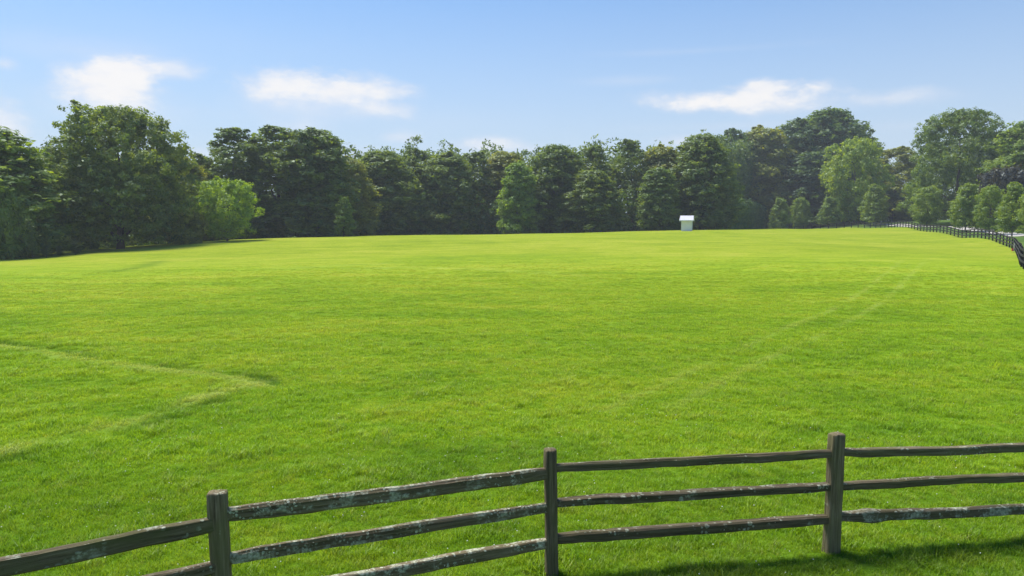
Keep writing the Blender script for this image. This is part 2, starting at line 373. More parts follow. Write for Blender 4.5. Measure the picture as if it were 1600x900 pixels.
# ground sheet
def axis(lo, dlo, dhi, hi, step, g=1.13):
    a = list(np.arange(dlo, dhi+1e-6, step)); s = step; x = dhi
    while x < hi: s = min(s*g, 250); x += s; a.append(x)
    s = step; x = dlo
    while x > lo: s = min(s*g, 250); x -= s; a.insert(0, x)
    return np.array(a)
xs = axis(-1500, -24, 27, 1500, .22, 1.05); ys = axis(-400, 3, 48, 1800, .22, 1.05)
GX, GY = np.meshgrid(xs, ys); GZ = terrain(GX, GY)
fx, fy = GX.ravel(), GY.ravel()
nearm = (fy < 130) & (abs(fx) < 110)
mark = np.zeros(len(fx)); dark = np.zeros(len(fx))
def field_marks(x, y):
    mk = np.zeros(len(x)); dk = np.zeros(len(x))
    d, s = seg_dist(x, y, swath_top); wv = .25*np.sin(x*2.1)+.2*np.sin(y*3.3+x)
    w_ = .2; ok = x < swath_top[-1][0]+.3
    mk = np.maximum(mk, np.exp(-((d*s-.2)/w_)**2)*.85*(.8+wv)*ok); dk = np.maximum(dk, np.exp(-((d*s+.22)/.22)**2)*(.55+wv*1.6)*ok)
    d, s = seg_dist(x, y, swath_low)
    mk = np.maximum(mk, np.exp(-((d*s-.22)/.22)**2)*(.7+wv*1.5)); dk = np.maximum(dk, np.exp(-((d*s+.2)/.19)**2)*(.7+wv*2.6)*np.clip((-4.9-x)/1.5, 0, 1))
    for i, P in enumerate(tracks):
        d, s = seg_dist(x, y, P); ww = .12 if i < 2 else .9
        k = (.52 if i < 2 else .25) if i != 4 else 0
        mk = np.maximum(mk, np.exp(-(d/ww)**2)*k*(.75+.5*np.sin(x*.9+y*.5)*np.sin(x*2.3-y*1.1))*(np.clip((70-y)/32, 0, 1) if i < 2 else 1))
        if i == 4: dk = np.maximum(dk, np.exp(-(d/.9)**2)*.6)
    return np.clip(mk, 0, 1), np.clip(dk, 0, 1)
mark[nearm], dark[nearm] = field_marks(fx[nearm], fy[nearm])
P = np.concatenate([fence_line]); fd, fs = seg_dist(fx, fy, P)
side_out = fs > 0
verge = np.clip((fd-.2)/.5, 0, 1)*side_out*(fy > 10)
verge = np.maximum(verge, np.clip((np.hypot(fx, fy-60)-175)/25, 0, 1))
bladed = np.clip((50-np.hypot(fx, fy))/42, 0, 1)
zz = GZ.ravel() + .03*mark*(fy < 30)*(abs(fx) < 30) - .035*dark*(fy < 30)
V = np.stack([fx, fy, zz], 1); nx, ny = len(xs), len(ys)
I = np.arange(nx*ny).reshape(ny, nx)
F = np.stack([I[:-1, :-1].ravel(), I[:-1, 1:].ravel(), I[1:, 1:].ravel(), I[1:, :-1].ravel()], 1)
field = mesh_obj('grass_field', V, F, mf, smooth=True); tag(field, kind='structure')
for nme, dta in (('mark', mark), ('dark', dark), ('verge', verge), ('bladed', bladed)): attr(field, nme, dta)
print('ground verts', len(V))

# gravel drive
def strip(line, half, lift):
    a, c_ = offset(line, -half), offset(line, half); m_ = .5*(a+c_)
    v = []
    for p, q, r_ in zip(a, m_, c_):
        for t in (p, q, r_): v.append((t[0], t[1], gz(*t)+lift))
    f = []
    for i in range(len(a)-1):
        for j in (0, 1): f.append((3*i+j, 3*i+j+1, 3*i+j+4, 3*i+j+3))
    return v, f
v, f = strip(road_c[:int(len(road_c)*.86)], 2.3, .06)
tag(mesh_obj('gravel_drive', v, f, mgv, smooth=True), kind='structure')

# ------------------------------------------------------------------ grass blades (stuff)
def tuft(nb, rad, h, wd, seed, flat=.5):
    rg = np.random.default_rng(seed); v = []; f = []; bl = []
    for i in range(nb):
        a = rg.uniform(0, 2*math.pi); r_ = rad*math.sqrt(rg.uniform()); bx, by = r_*math.cos(a), r_*math.sin(a)
        hh = h*rg.uniform(.55, 1.2); la = rg.uniform(0, 2*math.pi); ln = hh*rg.uniform(.15, 1.0)*flat*1.6
        wa = la+math.pi/2+rg.normal(0, .4); wx, wy = math.cos(wa)*wd/2, math.sin(wa)*wd/2
        lx, ly = math.cos(la), math.sin(la); k = len(v)
        for t, ws in ((0, 1.), (.5, .85)):
            cx, cy, cz = bx+lx*ln*t*t, by+ly*ln*t*t, hh*t*(1-.15*t)
            v += [(cx-wx*ws, cy-wy*ws, cz), (cx+wx*ws, cy+wy*ws, cz)]
        v.append((bx+lx*ln, by+ly*ln, hh*.88))
        f += [(k, k+1, k+3, k+2), (k+2, k+3, k+4)]; q = rg.uniform(); bl += [q]*5
    me = bpy.data.meshes.new('tuft'); me.from_pydata(v, [], f); me.materials.append(mg); me.update()
    at_ = me.attributes.new('bl', 'FLOAT', 'POINT'); at_.data.foreach_set('value', bl)
    return me
tcol = bpy.data.collections.new('tufts')
for i in range(8):
    o = bpy.data.objects.new('tuft', tuft(26 if i < 5 else 34, .085, [.055,.07,.06,.08,.05,.11,.12,.10][i], .0055, 100+i, .6 if i < 5 else .9)); tcol.objects.link(o)
pts = []
def ring(d0, d1, dens, sc):
    area = .5*(d1*d1-d0*d0)*1.75; n = int(area*dens)
    r_ = np.sqrt(rng.uniform(d0*d0, d1*d1, n)); a = rng.uniform(-.80, .80, n)
    pts.append(np.stack([r_*np.sin(a), r_*np.cos(a), np.full(n, sc)], 1))
ring(4.2, 11, 330, .80); ring(11, 18, 150, 1.02)
for a_ in range(18, 62, 2): ring(a_, a_+2, 78*(18/a_)**1.7*min(1, (64-a_)/22), 1.25+.012*(a_-18))
PB = [(-5.4,4.6), (-2.4,5.9), (.41,7.0), (3.37,7.5), (6.3,7.9)]
for bx_, by_ in PB:
    r_ = .06+.22*rng.uniform(0, 1, 70)**.7; a_ = rng.uniform(0, 6.28, 70); pts.append(np.stack([bx_+r_*np.cos(a_), by_+r_*np.sin(a_), np.full(70, 1.45)], 1))
Pt = np.concatenate(pts)
from mathutils import noise as mn
clump = np.array([mn.noise(Vector((x*1.3, y*1.3, 0)))+.6*mn.noise(Vector((x*4, y*4, 3))) for x, y, _ in Pt])
fd2, fs2 = seg_dist(Pt[:, 0], Pt[:, 1], fence_line); ok = ~((fs2 > 0) & (Pt[:, 1] > 20)); Pt = Pt[ok]; clump = clump[ok]
mk2, dk2 = field_marks(Pt[:, 0], Pt[:, 1]); n = len(Pt)
nearp = np.zeros(n, bool)
big = rng.uniform(0, 1, n) < np.clip(.04+.2*clump, .01, .3)*(Pt[:, 1] < 22)
vid = np.where(big, rng.integers(5, 8, n), rng.integers(0, 5, n))
sc = Pt[:, 2]*(1+.38*clump)*rng.uniform(.8, 1.2, n)
gp = bpy.data.meshes.new('grass'); gp.vertices.add(n)
pz = terrain(Pt[:, 0], Pt[:, 1]) - .004 + .03*mk2*(Pt[:, 1] < 30) - .035*dk2*(Pt[:, 1] < 30)
gp.vertices.foreach_set('co', np.stack([Pt[:, 0], Pt[:, 1], pz], 1).astype(np.float32).ravel())
go_ = bpy.data.objects.new('grass', gp); col.objects.link(go_)
tag(go_, 'short bright green mown turf covering the whole pasture', 'grass', kind='stuff')
zs = sc*np.clip(1.1-Pt[:, 1]/75, .35, 1)*(1-.45*mk2)*(1+.25*dk2)
for nme, dta in (('mark', mk2), ('dark', dk2), ('tone', rng.uniform(0, 1, n)), ('sc', sc), ('sz', zs), ('rz', rng.uniform(0, 6.28, n))): attr(go_, nme, dta)
ai = gp.attributes.new('vid', 'INT', 'POINT'); ai.data.foreach_set('value', vid.astype(np.int32))
ng = bpy.data.node_groups.new('scatter_tufts', 'GeometryNodeTree')
ng.interface.new_socket('Geometry', in_out='INPUT', socket_type='NodeSocketGeometry')
ng.interface.new_socket('Geometry', in_out='OUTPUT', socket_type='NodeSocketGeometry')
Q = NT(ng); gin = ng.nodes.new('NodeGroupInput'); gout = ng.nodes.new('NodeGroupOutput')
ci = Q.n('GeometryNodeCollectionInfo'); ci.inputs[0].default_value = tcol; ci.inputs['Separate Children'].default_value = True; ci.inputs['Reset Children'].default_value = True
def na(nm, t='FLOAT'):
    q = ng.nodes.new('GeometryNodeInputNamedAttribute'); q.data_type = t; q.inputs[0].default_value = nm; return q.outputs[0]
rot = Q.n('ShaderNodeCombineXYZ', {2: na('rz')}).outputs[0]
scl = Q.n('ShaderNodeCombineXYZ', {0: na('sc'), 1: na('sc'), 2: na('sz')}).outputs[0]
iop = Q.n('GeometryNodeInstanceOnPoints', {'Points': gin.outputs[0], 'Instance': ci.outputs[0], 'Instance Index': na('vid', 'INT'), 'Scale': scl})
iop.inputs['Pick Instance'].default_value = True; ng.links.new(rot, iop.inputs['Rotation'])
ng.links.new(iop.outputs[0], gout.inputs[0])
md = go_.modifiers.new('scatter', 'NODES'); md.node_group = ng
print('tufts', n)

# clover heads
v = []; f = []
oct_ = [(1,0,0),(0,1,0),(-1,0,0),(0,-1,0),(0,0,1),(0,0,-1)]; of = [(0,1,4),(1,2,4),(2,3,4),(3,0,4),(1,0,5),(2,1,5),(3,2,5),(0,3,5)]
for i in range(1500):
    D = rng.uniform(5.5, 13) if i < 1150 else rng.uniform(13, 24); a = rng.uniform(-.7, .7); x, y = D*math.sin(a), D*math.cos(a)
    if mn.noise(Vector((x*.7+9, y*.7, 1))) < rng.uniform(-.25, .35): continue
    r_ = rng.uniform(.004, .0085); z = gz(x, y)+rng.uniform(.05, .085); k = len(v)
    v += [(x+p[0]*r_, y+p[1]*r_, z+p[2]*r_*.9) for p in oct_]; f += [tuple(k+j for j in q) for q in of]
tag(mesh_obj('clover_flowers', v, f, m_clover), 'tiny white clover heads scattered in the turf near the rail fence', 'clover', kind='stuff')

# ------------------------------------------------------------------ split rail fence
srf_pts = [None]*5
top = [(341, 768, 1.25), (863, 701, 1.25), (1306, 677, 1.25)]
P1, P2, P3 = [np.array(at_z(*t)[:2]) for t in top]
P4 = P3 + (P3-P2)*1.0 + np.array([-.05, -.02]); P0 = P1 + (P1-P2) + np.array([.12, -.42]); Pm = P0 + (P0-P1) + np.array([.1, -.3])
P5 = P4 + (P4-P3)
print('posts', P0, P1, P2, P3, P4, np.linalg.norm(P2-P1), np.linalg.norm(P3-P2))
posts = [Pm, P0, P1, P2, P3, P4, P5]
fz = empty('split_rail_fence', (P2[0], P2[1], 0)); tag(fz, 'weathered three rail wooden fence with lichen crossing the foreground', 'fence')
def place(o, p):  # keep world position under parent at P2
    o.parent = fz; o.location = Vector(p) - fz.location
def wood_post(w_, d_, h, seed, tilt, rz, colr, p):
    rg = random.Random(seed); nA, nH = 40, 26; v = []; f = []
    # long axis is local X (grain direction), so the object is stood up by rotation
    for i in range(nH):
        t = i/(nH-1); z = -.35 + (h+.35)*min(1, t*1.02)
        sh = 1.0
        if i >= nH-3: sh = (.985, .93, .72)[i-(nH-3)]; z = h - (.018, .006, 0)[i-(nH-3)]
        flare = 1+.10*max(0, 1-(z+.05)/.5)
        for j in range(nA):
            a = 2*math.pi*j/nA; ca, sa = math.cos(a), math.sin(a); n_ = 5.
            rr = (abs(ca)**n_+abs(sa)**n_)**(-1/n_)
            gv = .0045*mn.noise(Vector((ca*5+seed, sa*5, z*1.2))) + .006*mn.noise(Vector((ca*14, sa*14+seed, z*.8)))
            wob = .006*mn.noise(Vector((seed*3., z*2.3, 1))); 
            top_z = .010*mn.noise(Vector((ca*2, sa*2, seed))) if i >= nH-3 else 0
            v.append((z+top_z, (w_/2*ca*rr*flare+gv*ca)*sh+wob, (d_/2*sa*rr*flare+gv*sa)*sh))
    for i in range(nH-1):
        for j in range(nA):
            k = (j+1) % nA; f.append((i*nA+j, (i+1)*nA+j, (i+1)*nA+k, i*nA+k))
    k = len(v); v.append((h+.004, 0, 0))
    for j in range(nA): f.append(((nH-1)*nA+j, k, (nH-1)*nA+(j+1) % nA))
    o = mesh_obj('post', v, f, mw, smooth=True)
    M = Matrix.Rotation(rz, 4, 'Z') @ Matrix.Rotation(tilt, 4, 'Y') @ Matrix(((0,-1,0,0),(0,0,1,0),(1,0,0,0),(0,0,0,1)))
    o.rotation_euler = M.to_euler(); o.color = colr; place(o, p); return o
PW = [(.15,.13),(.15,.13),(.152,.11),(.112,.12),(.150,.12),(.14,.12),(.14,.12)]
for i, p in enumerate(posts):
    hgt = 1.25; rz = math.atan2(*(posts[min(i+1, 6)]-posts[max(i-1, 0)])[::-1])*.6
    if i == 4: rz += R(14)
    if i == 2: rz -= R(4)
    o = wood_post(*PW[i], hgt, 3+i*5, R((.3, 0, -.3, -.9, .6, 0, 0)[i]), rz, (.20, .50, (1.3,1.3,1.45,1.1,1.35,1.3,1.3)[i], 1), (p[0], p[1], 0))
    if i == 3: tag(o, 'narrow dark post')
def rail(pa, pb, za, zb, th, tw, seed, bow, colr, knot=None, taper=.84, zc=0):
    """split rail: irregular wedge section lofted along local X with bow and lumps"""
    pa, pb = Vector((*pa, za)), Vector((*pb, zb)); d = pb-pa; L = d.length; rg = random.Random(seed)
    prof = [(-.50,-.40),(-.40,-.50),(.34,-.46),(.50,-.30),(.50,.10),(.40,.42),(.05,.48),(-.36,.50),(-.50,.36)]
    prof = [(y+rg.uniform(-.05, .05), z+rg.uniform(-.05, .05)) for y, z in prof]
    # refine the section
    pr = []
    for i in range(len(prof)):
        a, c_ = prof[i], prof[(i+1) % len(prof)]
        for t in (0, .34, .67): pr.append((a[0]*(1-t)+c_[0]*t, a[1]*(1-t)+c_[1]*t))
    n_, S = len(pr), 70; v = []; f = []
    for i in range(S+1):
        t = i/S; x = t*L; e = min(t, 1-t)*L
        tp = taper+(1-taper)*min(1, e/.35)
        cy = bow*math.sin(math.pi*t) + .012*mn.noise(Vector((x*1.4, seed, 0)))
        cz = zc*math.sin(math.pi*t) + .016*mn.noise(Vector((x*1.2, seed, 5.)))+.006*mn.noise(Vector((x*5, seed, 7.)))
        s_ = 1+.13*mn.noise(Vector((x*1.7, seed, 9.)))
        kb = 0
        if knot: kb = .30*math.exp(-((x-knot)/.11)**2)
        for j, (y, z) in enumerate(pr):
            g_ = .05*mn.noise(Vector((x*1.1, y*9+seed, z*9)))+.03*mn.noise(Vector((x*9, y*12+seed, z*12)))
            v.append((x, y*tw*(s_+g_+kb)*tp+cy, z*th*(s_+g_+kb)*tp+cz))
    for i in range(S):
        for j in range(n_):
            k = (j+1) % n_; f.append((i*n_+j, i*n_+k, (i+1)*n_+k, (i+1)*n_+j))
    f.append(tuple(reversed(range(n_)))); f.append(tuple(S*n_+j for j in range(n_)))
    o = mesh_obj('rail', v, f, mw, smooth=True)
    o.data.set_sharp_from_angle(angle=R(28))
    o.rotation_euler = (0, -math.asin(d.z/L), math.atan2(d.y, d.x)); o.color = colr; place(o, pa)
    return o
Z = [(.975,.62,.275)]*7
bays = [  # from, to, list of (za, zb, thick, width, bow z, lichen, green, light, knot)
 (0,1,[(.95,.95,.11,.09,.0,.4,.5,1,None),(.6,.6,.1,.08,.0,.4,.5,1,None),(.26,.26,.1,.08,0,.4,.5,1,None)]),
 (1,2,[(.95,.955,.125,.09,.015,.45,.75,.95,None),(.60,.60,.10,.09,.0,.6,.4,.95,None),(.26,.26,.10,.08,0,.5,.4,1,None)]),
 (2,3,[(.985,.965,.12,.09,-.005,.82,.3,1.08,None),(.60,.635,.095,.09,.01,.85,.3,1.0,None),(.27,.285,.10,.09,.01,.85,.3,1.25,None)]),
 (3,4,[(.995,.975,.080,.09,.0,.25,.5,.95,None),(.645,.645,.080,.09,.012,.68,.3,.75,None),(.295,.295,.092,.09,.008,.48,.35,.78,None)]),
 (4,5,[(.985,.985,.082,.09,-.02,.5,.7,1.05,None),(.635,.64,.078,.09,.01,.25,.6,.9,None),(.30,.29,.092,.09,.0,.9,.6,.85,.42)]),
 (5,6,[(.98,.97,.09,.09,0,.4,.6,1,None),(.63,.63,.085,.09,0,.4,.6,1,None),(.29,.29,.09,.09,0,.4,.6,1,None)])]
YP = {(1,2): [(None,816),(None,883),(None,948)], (2,3): [(803,737),(874,792),(940,846)], (3,4): [(731,708),(786,760),(842,810)], (4,5): [(706,None),(760,None),(807,None)]}
def zat(i, ypx): return at(800, ypx, posts[i][1])[2]
for a, c_, rs in bays:
    for k, (za, zb, th, tw, bz, li, gn, lt, kn) in enumerate(rs):
        if (a, c_) in YP:
            ya, yb = YP[(a, c_)][k]; za = zat(a, ya) if ya else za; zb = zat(c_, yb) if yb else zb
        o = rail(posts[a], posts[c_], za, zb, th*1.06, tw, 10*a+k+1, random.uniform(-.02, .02), (li, gn, lt, 1), kn, zc=bz)
        if li > .8: tag(o, 'rail crusted with pale grey green lichen')

# ------------------------------------------------------------------ black board fence
bf = empty('board_fence', (float(fence_line[10][0]), float(fence_line[10][1]), 0)); tag(bf, 'long black three board fence curving along the gravel drive', 'fence')
bf.location.z = gz(bf.location.x, bf.location.y)
mbx = MB(); mbx.box(-.075, .075, -.075, .075, -.4, 1.38); mbx.add([(-.08,-.08,1.38),(.08,-.08,1.38),(.08,.08,1.38),(-.08,.08,1.38),(0,0,1.43)], [(0,1,4),(1,2,4),(2,3,4),(3,0,4)])
post0 = mesh_obj('post', mbx.v, mbx.f, m_black, bf)
FL = fence_line[:100]
FZ = terrain(FL[:, 0], FL[:, 1])
for i, (x, y) in enumerate(FL):
    o = post0 if i == 0 else post0.copy()
    if i: col.objects.link(o); o.parent = bf
    dx_, dy_ = FL[min(i+1, len(FL)-1)]-FL[max(i-1, 0)]
    o.location = Vector((x, y, FZ[i])) - bf.location; o.rotation_euler = (random.gauss(0, .012), random.gauss(0, .012), math.atan2(dy_, dx_))
nrmv = offset(FL, -.095) - FL
for hz_ in (.42, .82, 1.22):
    v = []; f = []
    for i, (x, y) in enumerate(FL):
        for s_ in (.35, 0):
            pass
        ox, oy = nrmv[i]*.98; ix, iy = nrmv[i]*1.4; j = random.gauss(0, .006)
        z = FZ[i]+hz_+j - (.0)
        v += [(x+ox, y+oy, z), (x+ix, y+iy, z), (x+ix, y+iy, z+.145), (x+ox, y+oy, z+.145)]
    for i in range(len(FL)-1):
        for j in range(4): k = (j+1) % 4; f.append((4*i+j, 4*i+k, 4*i+4+k, 4*i+4+j))
    o = mesh_obj('board', [tuple(Vector(p)-bf.location) for p in v], f, m_black, bf)
print('fence posts', len(FL))

# red and white marker against the fence
x, y, z = at(1589, 391, 84); z = gz(x-1.0, y); mkr = empty('marker_stake', (x-.35, y, z)); tag(mkr, 'small red and white marker stake against the black fence', 'marker')
q = MB(); q.tube([(0,0,-.2),(0,0,.95)], [.035,.03], 10); mesh_obj('stake', q.v, q.f, m_white, mkr)
q = MB(); q.box(-.26, -.04, -.03, .03, .05, .34); mesh_obj('panel', q.v, q.f, m_red, mkr)

# ------------------------------------------------------------------ small white shed
sx, sy, sz = at(1073, 361, 127); sz = gz(sx, sy)
sh = empty('shed', (sx, sy, sz-.03), R(-18)); tag(sh, 'small white shed with a pale overhanging metal roof on the field crest', 'shed')
W2, D2, H = .83, .85, 2.0
q = MB(); q.box(-W2, W2, -D2, D2, -.3, H)
nb = 12
for i in range(nb): z0 = .04+i*(H-.08)/nb; q.box(-W2-.012, W2+.012, -D2-.012, D2+.012, z0, z0+(H-.08)/nb*.86)
RH = .62
q.add([(-W2,-D2,H),(-W2,D2,H),(-W2,0,H+RH),(W2,-D2,H),(W2,D2,H),(W2,0,H+RH)], [(0,2,1),(3,4,5)])
mesh_obj('wall', q.v, q.f, m_wall, sh)
for xx in (-W2, W2):
    for yy in (-D2, D2):
        q = MB(); q.box(xx-.06, xx+.06, yy-.06, yy+.06, 0, H-.01); mesh_obj('corner_trim', q.v, q.f, m_trim, sh)
q = MB(); ox, oy = W2+.36, D2+.30; ze = H-.12; rz_ = H+RH+.05
for s_ in (-1, 1):
    q.add([(-ox, s_*oy, ze), (ox, s_*oy, ze), (ox-.06, 0, rz_), (-ox+.06, 0, rz_), (-ox, s_*oy, ze-.13), (ox, s_*oy, ze-.13), (ox-.06, 0, rz_-.13), (-ox+.06, 0, rz_-.13)],
          [(0,1,2,3) if s_ < 0 else (3,2,1,0), (7,6,5,4) if s_ < 0 else (4,5,6,7), (0,4,5,1), (1,5,6,2), (3,7,4,0)])
rf = mesh_obj('roof', q.v, q.f, m_roof, sh)
q = MB()
for s_ in (-1, 1):
    for i in range(7):
        xx = -ox+.15+i*(2*ox-.3)/6; q.add([(xx-.02, s_*oy, ze+.005), (xx+.02, s_*oy, ze+.005), (xx+.02, 0, rz_+.005), (xx-.02, 0, rz_+.005), (xx-.02, s_*oy, ze+.04), (xx+.02, s_*oy, ze+.04), (xx+.02, 0, rz_+.04), (xx-.02, 0, rz_+.04)], [(4,5,6,7),(0,4,7,3),(1,2,6,5),(0,1,5,4)])
mesh_obj('roof_seam', q.v, q.f, m_roof, rf)
for ya, yb in ((-oy-.03, -oy-.002), (oy+.002, oy+.03)):
    q = MB(); q.box(-ox-.01, ox+.01, ya, yb, ze-.16, ze+.01); mesh_obj('fascia', q.v, q.f, m_trim, rf)

# ------------------------------------------------------------------ trees
def leaves(centers, cr, sizes, n_per, rg, up=.35, flat=.8, ls=.34):
    """leaf clumps: many small rhombic leaf sprays scattered round each clump centre"""
    C_ = np.repeat(centers, n_per, 0); S = np.repeat(sizes, n_per); O = np.repeat(cr, n_per, 0); n = len(C_)
    g_ = rg.normal(0, 1, (n, 3)); g_ /= np.linalg.norm(g_, axis=1)[:, None]; g_ *= (rg.uniform(0, 1, (n, 1))**.45)
    g_[:, 2] *= flat; P_ = C_ + g_*S[:, None]
    nr = O*.7 + g_*.6 + np.array([0, 0, up]) + rg.normal(0, .55, (n, 3)); nr /= np.linalg.norm(nr, axis=1)[:, None]
    t = np.cross(nr, rg.normal(0, 1, (n, 3))); t /= np.linalg.norm(t, axis=1)[:, None]; bb = np.cross(nr, t)
    l = ls*rg.uniform(.6, 1.35, (n, 1)); wd = l*rg.uniform(.35, .62, (n, 1))
    V_ = np.stack([P_-t*l*.5, P_-bb*wd*.5+t*l*rg.uniform(-.1, .15, (n, 1)), P_+t*l*.5+nr*l*.08*-1, P_+bb*wd*.5], 1).reshape(-1, 3)
    F_ = np.arange(n*4).reshape(-1, 4)
    tone = np.clip(np.repeat(rg.uniform(.15, .85, len(centers)), n_per)+rg.normal(0, .14, n), 0, 1)
    return V_, F_, np.repeat(tone, 4)

def crown_lobes(h, wd, z0, prof, n, rg, lr=(.16, .27), top_sparse=0.):
    """lobe centres inside a crown envelope; prof maps height fraction to radius fraction"""
    out_ = []
    for i in range(n):
        t = (i+.5)/n; t = t**.92; ang_ = i*2.39996 + rg.uniform(-.5, .5)
        R_ = wd/2*prof(t); r_ = wd*rg.uniform(*lr)*(1-.30*t)
        rad = max(0, R_-r_*.75)*math.sqrt(rg.uniform(.35, 1))
        z = z0 + (h-z0)*t; z = min(z, h - r_*.7)
        out_.append((rad*math.cos(ang_), rad*math.sin(ang_), z, r_))
    return out_
def make_crown(name, h, wd, z0, prof, nl, seed, cl_per=34, lf=15, ls=.34, lr=(.16, .27), gap=.1, cs=(.45, .85), spray=0, sprig=0, zsq=.8):
    rg = np.random.default_rng(seed); lobes = crown_lobes(h, wd, z0, prof, nl, rg, lr)
    cs_c, cs_o, cs_s = [], [], []
    for (x, y, z, r_) in lobes:
        n = int(cl_per*(r_/(wd*.2))**2)+6
        d = rg.normal(0, 1, (n, 3)); d[:, 2] = d[:, 2]*.9+.25; d /= np.linalg.norm(d, axis=1)[:, None]
        keep = rg.uniform(0, 1, n) > gap; d = d[keep]
        rr = r_*rg.uniform(.62, 1.12, (len(d), 1))
        p = np.array([x, y, z]) + d*rr*np.array([1, 1, zsq]); p[:, 2] = np.maximum(p[:, 2], z0*.6+.25)
        cs_c.append(p); cs_o.append(d); cs_s.append(rg.uniform(*cs, len(d)))
    if sprig:   # loose sprays poking out of the outline, mostly near the top
        idx = rg.choice(len(lobes), sprig, p=None)
        for i in idx:
            x, y, z, r_ = lobes[i]
            d = rg.normal(0, 1, 3); d[2] = abs(d[2])*.9+.3; d /= np.linalg.norm(d); m_ = 4
            p = np.array([x, y, z]) + d*r_*np.linspace(.95, 1.32, m_)[:, None]*np.array([1, 1, .95])
            cs_c.append(p); cs_o.append(np.repeat(d[None], m_, 0)); cs_s.append(np.linspace(.55, .28, m_))
    C_ = np.concatenate(cs_c); O_ = np.concatenate(cs_o); S_ = np.concatenate(cs_s)
    V_, F_, T_ = leaves(C_, O_, S_, lf, rg, ls=ls)
    return V_, F_, T_, lobes
def make_trunk(h, lobes, r0, seed, fork=.3, nlimb=7):
    rg = random.Random(seed); q = MB(); top_ = h*.72; K = 9
    pl = [(.12*h*.05*math.sin(i*.9+seed)*i/K, .12*h*.05*math.cos(i*1.3+seed)*i/K, -.6+(top_+.6)*i/K) for i in range(K+1)]
    q.tube(pl, [r0*(1.25 if i == 0 else 1)*(1-.85*i/K) for i in range(K+1)], 10)
    ls_ = sorted(lobes, key=lambda L_: -L_[3])[:nlimb]
    for (x, y, z, r_) in ls_:
        s_ = max(h*.12, min(z*.62, top_*.85)); i = min(K-1, int((s_+.6)/(top_+.6)*K)); b0 = Vector(pl[i])
        e = Vector((x, y, z)); m1 = b0.lerp(e, .4) + Vector((rg.uniform(-.3, .3), rg.uniform(-.3, .3), h*.03)); m2 = b0.lerp(e, .75)+Vector((rg.uniform(-.4, .4), rg.uniform(-.4, .4), .2))
        rb = r0*(1-.85*i/K)*.55
        q.tube([b0, m1, m2, e], [rb, rb*.7, rb*.42, rb*.12], 7)
    return q
P_oval = lambda t: math.sin(math.pi*min(1, .12+.86*t))**.6
P_round = lambda t: (max(0, 1-(2*t-1.0)**2*.82))**.5
P_oak = lambda t: (max(.03, 1-max(0, (t-.32)/.68)**2.3))**.5*(.80+.2*min(1, t/.4))
P_dome = lambda t: (max(.02, 1-t**2.6))**.5*(.82+.18*t)
P_pyr = lambda t: (.62+.38*min(1, t/.3))*(1-t)**.58+.03
P_col = lambda t: .6+.4*math.sin(math.pi*t)
P_wood = lambda t: (.85+.15*t)*(max(.02, 1-t**2.6))**.5
P_wood2 = lambda t: .9*(max(.02, 1-t**1.9))**.5+.05
VAR = {}
def variant(key, h, wd, z0, prof, nl, seed, r0, **kw):
    V_, F_, T_, lobes = make_crown(key, h, wd, z0, prof, nl, seed, **kw)
    cm = mesh_obj('crown', V_, F_, ml); attr(cm, 'tone', T_)
    q = make_trunk(h, lobes, r0, seed, nlimb=9); tm = mesh_obj('trunk', q.v, q.f, mb, smooth=True)
    VAR[key] = (cm.data, tm.data, h, wd)
    bpy.data.objects.remove(cm); bpy.data.objects.remove(tm)
variant('oak', 20, 21, 1.9, P_oak, 84, 12, .48, cl_per=66, lf=30, ls=.42, lr=(.12, .19), sprig=14, gap=.12)
variant('wood1', 20, 10.5, .8, P_wood, 44, 21, .28, cl_per=40, lf=28, ls=.46, lr=(.18, .28), sprig=22)
variant('wood2', 20, 11.5, .8, P_wood2, 46, 22, .30, cl_per=38, lf=28, ls=.46, lr=(.16, .27), sprig=26)
variant('wood3', 20, 9.5, .8, P_wood, 40, 23, .26, cl_per=38, lf=28, ls=.46, lr=(.18, .30), sprig=20, gap=.18)
variant('open1', 20, 10.5, .8, P_wood, 48, 31, .28, cl_per=34, lf=24, ls=.40, lr=(.11, .20), sprig=40, gap=.3, cs=(.35, .65))
variant('open2', 20, 10.0, .8, P_wood2, 46, 32, .26, cl_per=32, lf=22, ls=.40, lr=(.10, .20), sprig=44, gap=.34, cs=(.32, .6))
variant('young', 9, 9, .9, P_round, 26, 41, .14, cl_per=40, lf=26, ls=.30, lr=(.14, .22), sprig=22, gap=.1, cs=(.35, .6))
variant('locust', 24, 26, 2.0, P_dome, 96, 51, .45, cl_per=74, lf=28, ls=.42, lr=(.09, .16), sprig=14, gap=.08, zsq=.55)
variant('maple1', 8, 5.6, .9, P_pyr, 34, 61, .10, cl_per=24, lf=24, ls=.23, lr=(.13, .22), sprig=26, gap=.08, cs=(.25, .48))
variant('maple3', 8, 5.6, .7, P_oval, 36, 63, .10, cl_per=24, lf=24, ls=.23, lr=(.12, .22), sprig=34, gap=.12, cs=(.25, .48))
variant('maple2', 8, 5.4, .9, P_pyr, 34, 62, .10, cl_per=24, lf=24, ls=.23, lr=(.13, .22), sprig=26, gap=.08, cs=(.25, .48))
variant('cone', 9, 4.6, .3, P_pyr, 30, 71, .10, cl_per=26, lf=22, ls=.28, lr=(.13, .2), sprig=12, gap=.05, cs=(.25, .5))
variant('sapling', 5, 1.2, .5, P_col, 18, 81, .035, cl_per=7, lf=12, ls=.17, lr=(.25, .42), sprig=10, gap=.15, cs=(.15, .28))
variant('bush', 4, 6, .2, P_round, 20, 91, .06, cl_per=40, lf=28, ls=.30, lr=(.16, .26), sprig=14, cs=(.3, .55))
ntree = 0
